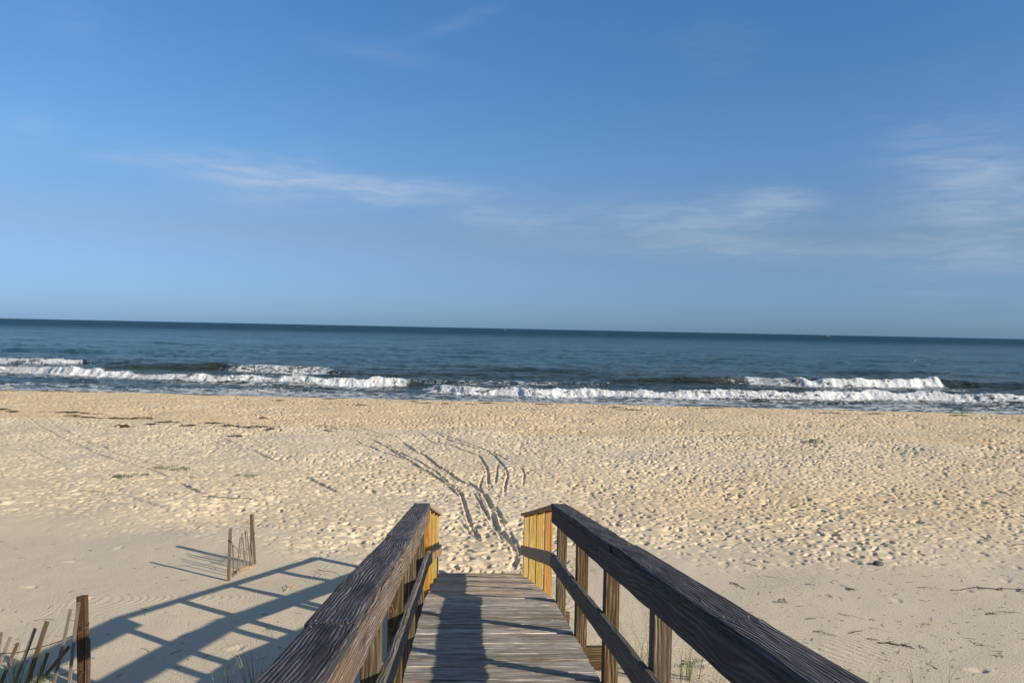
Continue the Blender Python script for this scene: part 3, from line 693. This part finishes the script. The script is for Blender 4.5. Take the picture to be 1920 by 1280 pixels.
def leafy(loc, n, rx, ry, h, seed, label, group='small green beach plants', size=.03):
    r = random.Random(seed); vs, fs = [], []
    for i in range(n):
        a = r.uniform(0, 6.283); q = math.sqrt(r.random()); c0 = Vector((math.cos(a) * rx * q, math.sin(a) * ry * q, 0)); z_ = r.uniform(.0, h) * (1 - q * .6)
        c0.z = gz(loc.x + c0.x, loc.y + c0.y) - loc.z
        tube(vs, fs, [c0 - Vector((0, 0, .02)), c0 + Vector((r.uniform(-.01, .01), r.uniform(-.01, .01), z_))], .0025, .0015, 4)
        for j in range(4):
            b = r.uniform(0, 6.283); t_ = Vector((math.cos(b), math.sin(b), r.uniform(-.1, .7))) * size * r.uniform(.6, 1.3); sd_ = Vector((-math.sin(b), math.cos(b), 0)) * size * .38
            p = c0 + Vector((0, 0, z_)); st = len(vs); vs += [p, p + t_ * .5 + sd_, p + t_, p + t_ * .5 - sd_, p + t_ * .5 - Vector((0, 0, .003))]
            fs += [(st, st + 1, st + 2, st + 3), (st, st + 4, st + 1), (st + 1, st + 4, st + 2), (st + 2, st + 4, st + 3), (st + 3, st + 4, st)]
    o = link('beach_plant', mesh_from('beach_plant', vs, fs), M_leaf); o.location = loc
    return tag(o, label, 'plant', group)
leafy(gpt(322, 879), 45, .50, .25, .10, 1, 'widest low green plant patch on the trampled sand at left', size=.05)
leafy(gpt(228, 894), 34, .28, .16, .07, 2, 'small green plant patch farthest left on the sand', size=.045)
leafy(gpt(264, 890), 16, .22, .14, .05, 3, 'faint green plant patch between two others on the left sand', size=.04)
leafy(gpt(460, 893), 22, .32, .16, .08, 4, 'small green plant patch farthest toward the ramp on the left sand', size=.045)
leafy(gpt(1529, 829), 50, .38, .30, .16, 5, 'lone green plant tuft on the berm at right', size=.06)
leafy(gpt(1305, 1248), 22, .22, .12, .08, 6, 'tiny leafy plant under the right handrail near the grass', size=.022)
leafy(gpt(1222, 1275), 20, .20, .10, .06, 7, 'tiny leafy plant at the foot of the grass between right-hand posts', size=.022)
leafy(gpt(1467, 1130), 6, .07, .05, .06, 8, 'single tiny green sprout on the sand above the right handrail', size=.03)

# ---------------------------------------------------------------- twigs, wrack, stone
M_twig = simple('dark_twig', (.07, .055, .045), .85, 0, .5, 40); M_straw = simple('straw', (.45, .33, .17), .8, 0, .3, 40); M_wrack = simple('dried_seaweed', (.035, .022, .016), .9, 0, .6, 12)
M_stone = simple('dark_stone', (.09, .085, .08), .85, 0, .45, 30)
def twig(pa, pb, r, seed, label, nb=4, mat=None, lift=.02, group='driftwood twigs', name='twig', bl=.3):
    rr_ = random.Random(seed); a = gpt(*pa); b = gpt(*pb); d = b - a; L = d.length; vs, fs = [], []
    def path(p, q, wig, N=7):
        out = []
        for k in range(N + 1):
            t = k / N; v = p.lerp(q, t) + Vector((rr_.uniform(-1, 1), rr_.uniform(-1, 1), 0)) * wig * math.sin(math.pi * t)
            v.z = gz(v.x, v.y) + lift * (.35 + .65 * math.sin(math.pi * t) ) * rr_.uniform(.5, 1.2); out.append(v - a)
        return out
    mp = path(a, b, L * .07); tube(vs, fs, mp, r * .75, r * .3, 5)
    for i in range(nb):
        s0 = mp[rr_.randint(1, 5)] + a; an = math.atan2(d.y, d.x) + rr_.choice((-1, 1)) * rr_.uniform(.35, 1.0)
        e = s0 + Vector((math.cos(an), math.sin(an), 0)) * L * bl * rr_.uniform(.5, 1.2)
        tube(vs, fs, path(s0, e, L * .03, 5), r * .55, r * .2, 4)
    o = link(name, mesh_from(name, vs, fs), mat or M_twig); o.location = a
    return tag(o, label, name.replace('_', ' '), group)
Z4 = lambda a, b: (1300 + a / 3.097, 1000 + b / 3.097)
twig(Z4(1065, 635), Z4(1270, 655), .011, 1, 'large forked dark driftwood twig at lower right', 7)
twig(Z4(1010, 610), Z4(1090, 630), .006, 2, 'short twig touching the left end of the large forked one', 2)
twig(Z4(1500, 330), Z4(1925, 325), .012, 3, 'long dark stick line reaching the right edge of the photo', 6, bl=.12)
twig(Z4(1885, 320), Z4(1925, 350), .010, 4, 'crooked twig at the right edge below the long stick', 4)
twig(Z4(215, 285), Z4(300, 325), .009, 5, 'branched dark twig just above the right handrail', 5)
twig(Z4(695, 565), Z4(830, 600), .006, 6, 'thin twig right of the handrail, left of the large forked one', 3)
twig(Z4(890, 315), Z4(940, 335), .010, 7, 'small dark twig heap in the middle of the rippled sand', 8, bl=.6)
twig(Z4(905, 580), Z4(990, 565), .006, 8, 'short twig just above the large forked one', 4)
twig(Z4(1020, 500), Z4(1060, 507), .006, 9, 'tiny straight twig on the rippled sand above two thin ones', 0)
twig(Z4(835, 465), Z4(990, 500), .004, 10, 'very thin long twig on the rippled sand', 3)
twig(Z4(655, 500), Z4(760, 488), .004, 11, 'very thin twig nearest the right handrail joint', 3)
twig(Z4(1020, 545), Z4(1140, 578), .004, 12, 'thin pale twig slanting above the large forked one', 1, M_straw)
twig(Z4(1310, 650), Z4(1370, 690), .005, 13, 'thin twig right of the large forked one', 2)
twig(Z4(1705, 470), Z4(1760, 465), .010, 14, 'curled dark twig in the rippled sand at far right', 4, bl=.6)
twig(Z4(1760, 455), Z4(1905, 465), .005, 15, 'thin twig running right from the curled one', 4)
twig(Z4(1640, 650), Z4(1750, 660), .004, 16, 'thin straight twig at lower far right', 1)
twig(Z4(1300, 540), Z4(1420, 520), .005, 17, 'brownish twig litter right of the sand middle', 6, M_straw)
twig(Z4(1190, 700), Z4(1200, 680), .005, 18, 'short upright-looking twig just under the large forked one', 2)
twig(Z4(850, 300), Z4(905, 312), .004, 19, 'thin twig left of the small dark heap', 1)
twig(Z4(1300, 315), Z4(1430, 320), .005, 20, 'thin twig between the stone and the long stick', 3)
twig(Z4(1660, 35), Z4(1725, 45), .010, 21, 'dark twig among footprints near the right edge', 2)
twig(Z4(1840, 72), Z4(1925, 62), .008, 22, 'dark stick among footprints touching the right edge', 2)
twig((596, 1071), (640, 1083), .009, 23, 'bent dark stick in the striped shade left of the handrail', 0, lift=.07)
twig((536, 1110), (556, 1100), .008, 24, 'pale straw clump on sand between the rail shadows', 6, M_straw, lift=.07, bl=.6)
twig((1420, 1062), (1395, 1055), .006, 25, 'thin twig litter above the right handrail at footprint edge', 5)
twig((1510, 1095), (1530, 1098), .005, 26, 'tiny twig left of the dark stone on rippled sand', 2)
twig((500, 1170), (512, 1195), .004, 27, 'thin curled twig on sunlit sand beside the left handrail', 2)
twig((608, 807), (626, 810), .035, 28, 'thick dark driftwood piece on the far sand left of centre', 0, lift=.05)
twig((588, 797), (604, 808), .018, 29, 'thin driftwood branch left of the thick piece on the far sand', 3)
twig((604, 795), (630, 812), .018, 30, 'thin forked driftwood branch behind the thick piece on the far sand', 4)
twig((550, 809), (600, 810), .015, 31, 'long flat stick left of the thick driftwood on the far sand', 1)
twig((355, 894), (368, 896), .010, 32, 'small dark twig between two green patches on the left sand', 2)
twig((150, 919), (205, 925), .008, 33, 'long thin twig on trampled sand at left', 1)
twig((164, 829), (176, 831), .012, 34, 'short dark twig on the left sand below the wrack line', 2)
twig((258, 850), (268, 850), .012, 35, 'short dark twig above the wide green patch', 0)

def wrack(px, py, L, wd, seed, label, group, n=None):
    r = random.Random(seed); c = gpt(px, py); vs, fs = [], []
    n = n or int(12 + L * 12)
    for i in range(n):
        t = r.gauss(0, .45); t = max(-1, min(1, t)); x0 = t * L / 2; y0 = r.gauss(0, .3) * wd * (1 - .6 * abs(t)) + .1 * wd * math.sin(t * 5 + seed)
        ln = r.uniform(.08, .28); a = r.gauss(0, .5); pts = []
        for k in range(4):
            q = k / 3 - .5; p = Vector((x0 + math.cos(a) * ln * q, y0 + math.sin(a) * ln * q, 0)); p.z = gz(c.x + p.x, c.y + p.y) - c.z + .012 + .05 * r.random() * (1 - abs(t)); pts.append(p)
        tube(vs, fs, pts, r.uniform(.008, .024), .006, 5)
    o = link('seaweed_clump', mesh_from('seaweed_clump', vs, fs), M_wrack); o.location = c
    return tag(o, label, 'seaweed', group)
G2 = 'dark seaweed clumps on the upper wrack line'
for i, (px, py, L, wd, lab) in enumerate([
    (135, 774, 2.8, .35, 'long thin dark seaweed streak at the left end of the wrack line'), (140, 780, .8, .4, 'short seaweed clump under the long thin streak'),
    (163, 783, .9, .3, 'seaweed clump right of the long streak, low on the beach'), (212, 785, 1.2, .5, 'faint seaweed clump left of the biggest dark one'),
    (262, 785, 2.0, .8, 'biggest dark seaweed clump on the left wrack line'), (228, 799, .8, .5, 'very dark round seaweed clump nearest the dune, left'),
    (237, 801, .5, .3, 'small dark seaweed bit right beside the round clump'), (316, 792, 1.2, .5, 'dark seaweed clump right of the biggest one'),
    (283, 796, .5, .3, 'small seaweed bit below the biggest clump'), (402, 794, 1.2, .35, 'flat dark seaweed clump mid wrack line'),
    (430, 799, 1.0, .35, 'flat seaweed clump right of the mid wrack one'), (480, 801, 1.3, .4, 'thin seaweed streak near the driftwood branches'),
    (507, 806, .6, .3, 'small seaweed bit between streak and driftwood'), (5, 768, .8, .3, 'seaweed bit at the left photo edge'), (28, 772, .9, .3, 'seaweed bit near the left photo edge, right of the first'),
    (495, 784, .4, .3, 'tiny dark seaweed dot above the wrack line, left of centre'), (358, 798, .6, .2, 'thin seaweed bit between two flat clumps'), (443, 818, .5, .25, 'small seaweed bit below the wrack line')]):
    wrack(px, py, L, wd, 40 + i, lab, G2)
G1 = 'dark seaweed bits along the beach crest'
for i, (px, py, L, lab) in enumerate([
    (12, 731, 1.4, 'seaweed bit on the beach crest at the far left edge'), (90, 732, .9, 'seaweed bit on the crest second from the left edge'), (130, 733, 1.0, 'seaweed bit on the crest below the left breaker'),
    (165, 733, 1.0, 'seaweed bit on the crest under the brightest left foam'), (205, 734, .6, 'tiny seaweed bit on the crest left of the long dark row'), (272, 733, 1.6, 'wide dark seaweed bit starting the long crest row'), (325, 735, 1.8, 'long seaweed streak on the crest, left of centre'),
    (390, 739, 2.2, 'longest seaweed streak on the crest left of centre'), (450, 740, 1.0, 'seaweed bit on the crest right of the longest streak'), (497, 738, 1.3, 'seaweed bit on the crest above the orange sand'),
    (523, 749, .7, 'dark seaweed bit slightly below the crest, left of centre'), (590, 743, .6, 'seaweed bit below the crest where twigs stick up'), (617, 746, .9, 'dark seaweed bit below the crest near centre left'),
    (675, 757, .7, 'seaweed bit below the crest near the centre'), (777, 751, .6, 'small seaweed bit on the crest under the surf gap'), (800, 754, 1.2, 'flat seaweed bit on the crest right of the surf gap'),
    (835, 755, .6, 'small seaweed bit right of the flat one at centre'), (881, 756, .7, 'dark round seaweed bit at centre of the crest'), (915, 754, .9, 'seaweed bit right of centre on the crest'),
    (1017, 756, 1.1, 'seaweed streak on the crest in line with the right handrail end'), (1155, 762, 1.0, 'dark seaweed bit on the crest right of the ramp'), (1190, 767, 2.4, 'long thin seaweed streak on the crest right of the ramp'),
    (1340, 763, 1.6, 'seaweed streak on the crest below the right breaker'), (1560, 773, 2.2, 'long seaweed streak on the crest at right'), (1640, 774, 1.0, 'seaweed bit on the crest second from the right edge'), (1800, 777, 1.4, 'seaweed bit on the crest nearest the right edge')]):
    wrack(px, py + 2, L, .22, 80 + i, lab, G1)
for i, (px, py, L, wd, lab) in enumerate([(410, 931, 1.2, .3, 'loose dark litter on trampled sand above the small fence'), (455, 934, .8, .3, 'loose dark litter right of the other above the small fence')]):
    twig((px - 30, py), (px + 30, py + 2), .008, 60 + i, lab, 9, bl=.2)
rs_ = random.Random(77); vs, fs = [], []
for i in range(420):
    if i < 300: q = gpt(rs_.uniform(1300, 1960), 1075 + 205 * rs_.random() ** 1.3)
    else: q = gpt(rs_.uniform(-40, 560), rs_.uniform(990, 1270))
    a = rs_.uniform(0, 3.14); L = rs_.choice((.012, .02, .02, .035, .07)) * rs_.uniform(.6, 1.3); dv = Vector((math.cos(a), math.sin(a), 0)) * L
    tube(vs, fs, [q - dv + Vector((0, 0, .002)), q + Vector((0, 0, .006)) + Vector((rs_.uniform(-.3, .3), rs_.uniform(-.3, .3), 0)) * L, q + dv + Vector((0, 0, .001))], rs_.uniform(.002, .004), .0015, 4)
tag(link('plant_litter', mesh_from('plant_litter', vs, fs), M_twig), 'tiny dark bits of dry plant litter scattered over the near sand', 'litter', kind='stuff')
def stone(px, py, rx, ry, rz, seed, label):
    c = gpt(px, py); bm = bmesh.new(); bmesh.ops.create_icosphere(bm, subdivisions=3, radius=1)
    for v in bm.verts:
        n_ = fbm(np.array([v.co.x * 1.3 + seed]), np.array([v.co.y * 1.3 + v.co.z]), seed, 3)[0]
        v.co = Vector((v.co.x * rx, v.co.y * ry, v.co.z * rz)) * (1 + .16 * n_)
    me = D.meshes.new('stone'); bm.to_mesh(me); bm.free(); me.polygons.foreach_set('use_smooth', [True] * len(me.polygons))
    o = link('stone', me, M_stone); o.location = c + Vector((0, 0, rz * .2)); tag(o, label, 'stone')
stone(1647, 1058, .085, .07, .055, 4, 'dark rounded stone sitting in the sand right of the ramp')

# ---------------------------------------------------------------- boats and a gull far out
M_hull = simple('boat_hull', (.10, .12, .15), .6); M_white = simple('white_paint', (.16, .19, .22), .5, 0, .1)
def boat(px, py_unused, dist, L, label, flip=1):
    r = ray(px, 640); r.z = 0; r.normalize(); loc = r * dist; t = thing('fishing_boat', label, 'boat', (loc.x, loc.y, 0)); t.rotation_euler.z = -.1
    vs = []; fs = []; N = 10
    for k in range(N + 1):
        q = k / N; hw = L * .13 * (math.sin(math.pi * min(1, .12 + q * .95)) ** .6) * (1 if q < .6 else (1 - ((q - .6) / .4) ** 2)); hw = max(hw, .05); dk = L * (.10 + .07 * q ** 3)
        x_ = flip * (q - .5) * L
        vs += [Vector((x_, -hw, dk)), Vector((x_, -hw * .7, -.5)), Vector((x_, hw * .7, -.5)), Vector((x_, hw, dk))]
    for k in range(N):
        for i in range(4): j = (i + 1) % 4; fs.append((k * 4 + i, k * 4 + j, (k + 1) * 4 + j, (k + 1) * 4 + i))
    fs += [(3, 2, 1, 0), (N * 4, N * 4 + 1, N * 4 + 2, N * 4 + 3)]
    link('hull', mesh_from('hull', vs, fs), M_hull, t)
    bm = bmesh.new()
    for (cx, w_, z0, z1, dep) in ((-.12, .26, .10, .22, .16), (-.10, .15, .22, .31, .12)):
        g = bmesh.ops.create_cube(bm, size=1)
        for v in g['verts']: v.co = Vector((v.co.x * w_ * L + flip * cx * L, v.co.y * dep * L, z0 * L + (v.co.z + .5) * (z1 - z0) * L))
    bmesh.ops.bevel(bm, geom=bm.edges[:], offset=L * .006, segments=1)
    me = D.meshes.new('cabin'); bm.to_mesh(me); bm.free(); link('cabin', me, M_white, t)
    vs, fs = [], []
    tube(vs, fs, [(flip * .12 * L, 0, .1 * L), (flip * .12 * L, 0, .46 * L)], .012 * L, .006 * L); tube(vs, fs, [(flip * .12 * L, 0, .2 * L), (flip * .40 * L, 0, .40 * L)], .007 * L, .005 * L); tube(vs, fs, [(flip * -.2 * L, 0, .2 * L), (flip * -.2 * L, 0, .38 * L)], .008 * L, .005 * L)
    link('mast', mesh_from('mast', vs, fs), M_hull, t)
boat(946, 0, 2600, 14, 'small pale fishing boat on the horizon near the middle of the photo')
boat(1550, 0, 2600, 20, 'dark fishing boat on the horizon toward the right', -1)
M_gull = simple('gull_feathers', (.42, .42, .42), .7, 0, .5, 4)
def gull():
    r = ray(1714, 677); p = EYE + r * (112 / r.y); vs, fs = [], []
    tube(vs, fs, [(-.22, 0, .0), (-.12, 0, .02), (.05, 0, .03), (.15, 0, .05), (.20, 0, .055), (.26, 0, .045)], .05, .018, 8)
    for sy in (-1, 1):
        st = len(vs)
        ring = [(-.08, .04, .04), (.06, .04, .04), (.10, .26, .20), (.0, .52, .27), (-.04, .54, .27), (-.08, .26, .19)]
        for (a, b, c_) in ring: vs.append(Vector((a, b * sy, c_)))
        for (a, b, c_) in ring: vs.append(Vector((a, b * sy, c_ - .012)))
        fs += [(st, st + 1, st + 2, st + 5), (st + 5, st + 2, st + 3, st + 4), (st + 11, st + 8, st + 7, st + 6), (st + 10, st + 9, st + 8, st + 11)]
        for i in range(6): j = (i + 1) % 6; fs.append((st + i, st + 6 + i, st + 6 + j, st + j))
    st = len(vs); vs += [Vector((-.2, -.02, 0)), Vector((-.2, .02, 0)), Vector((-.34, .06, 0)), Vector((-.34, -.06, 0)), Vector((-.27, 0, .012))]
    fs += [(st, st + 1, st + 2, st + 3), (st, st + 4, st + 1), (st + 1, st + 4, st + 2), (st + 2, st + 4, st + 3), (st + 3, st + 4, st)]
    o = link('seagull', mesh_from('seagull', vs, fs), M_gull); o.location = p; o.rotation_euler = (.1, 0, 2.2)
    tag(o, 'seagull with raised wings flying low over the water at right', 'seagull')
gull()
print('verts', sum(len(o.data.vertices) for o in D.objects if o.type == 'MESH'))
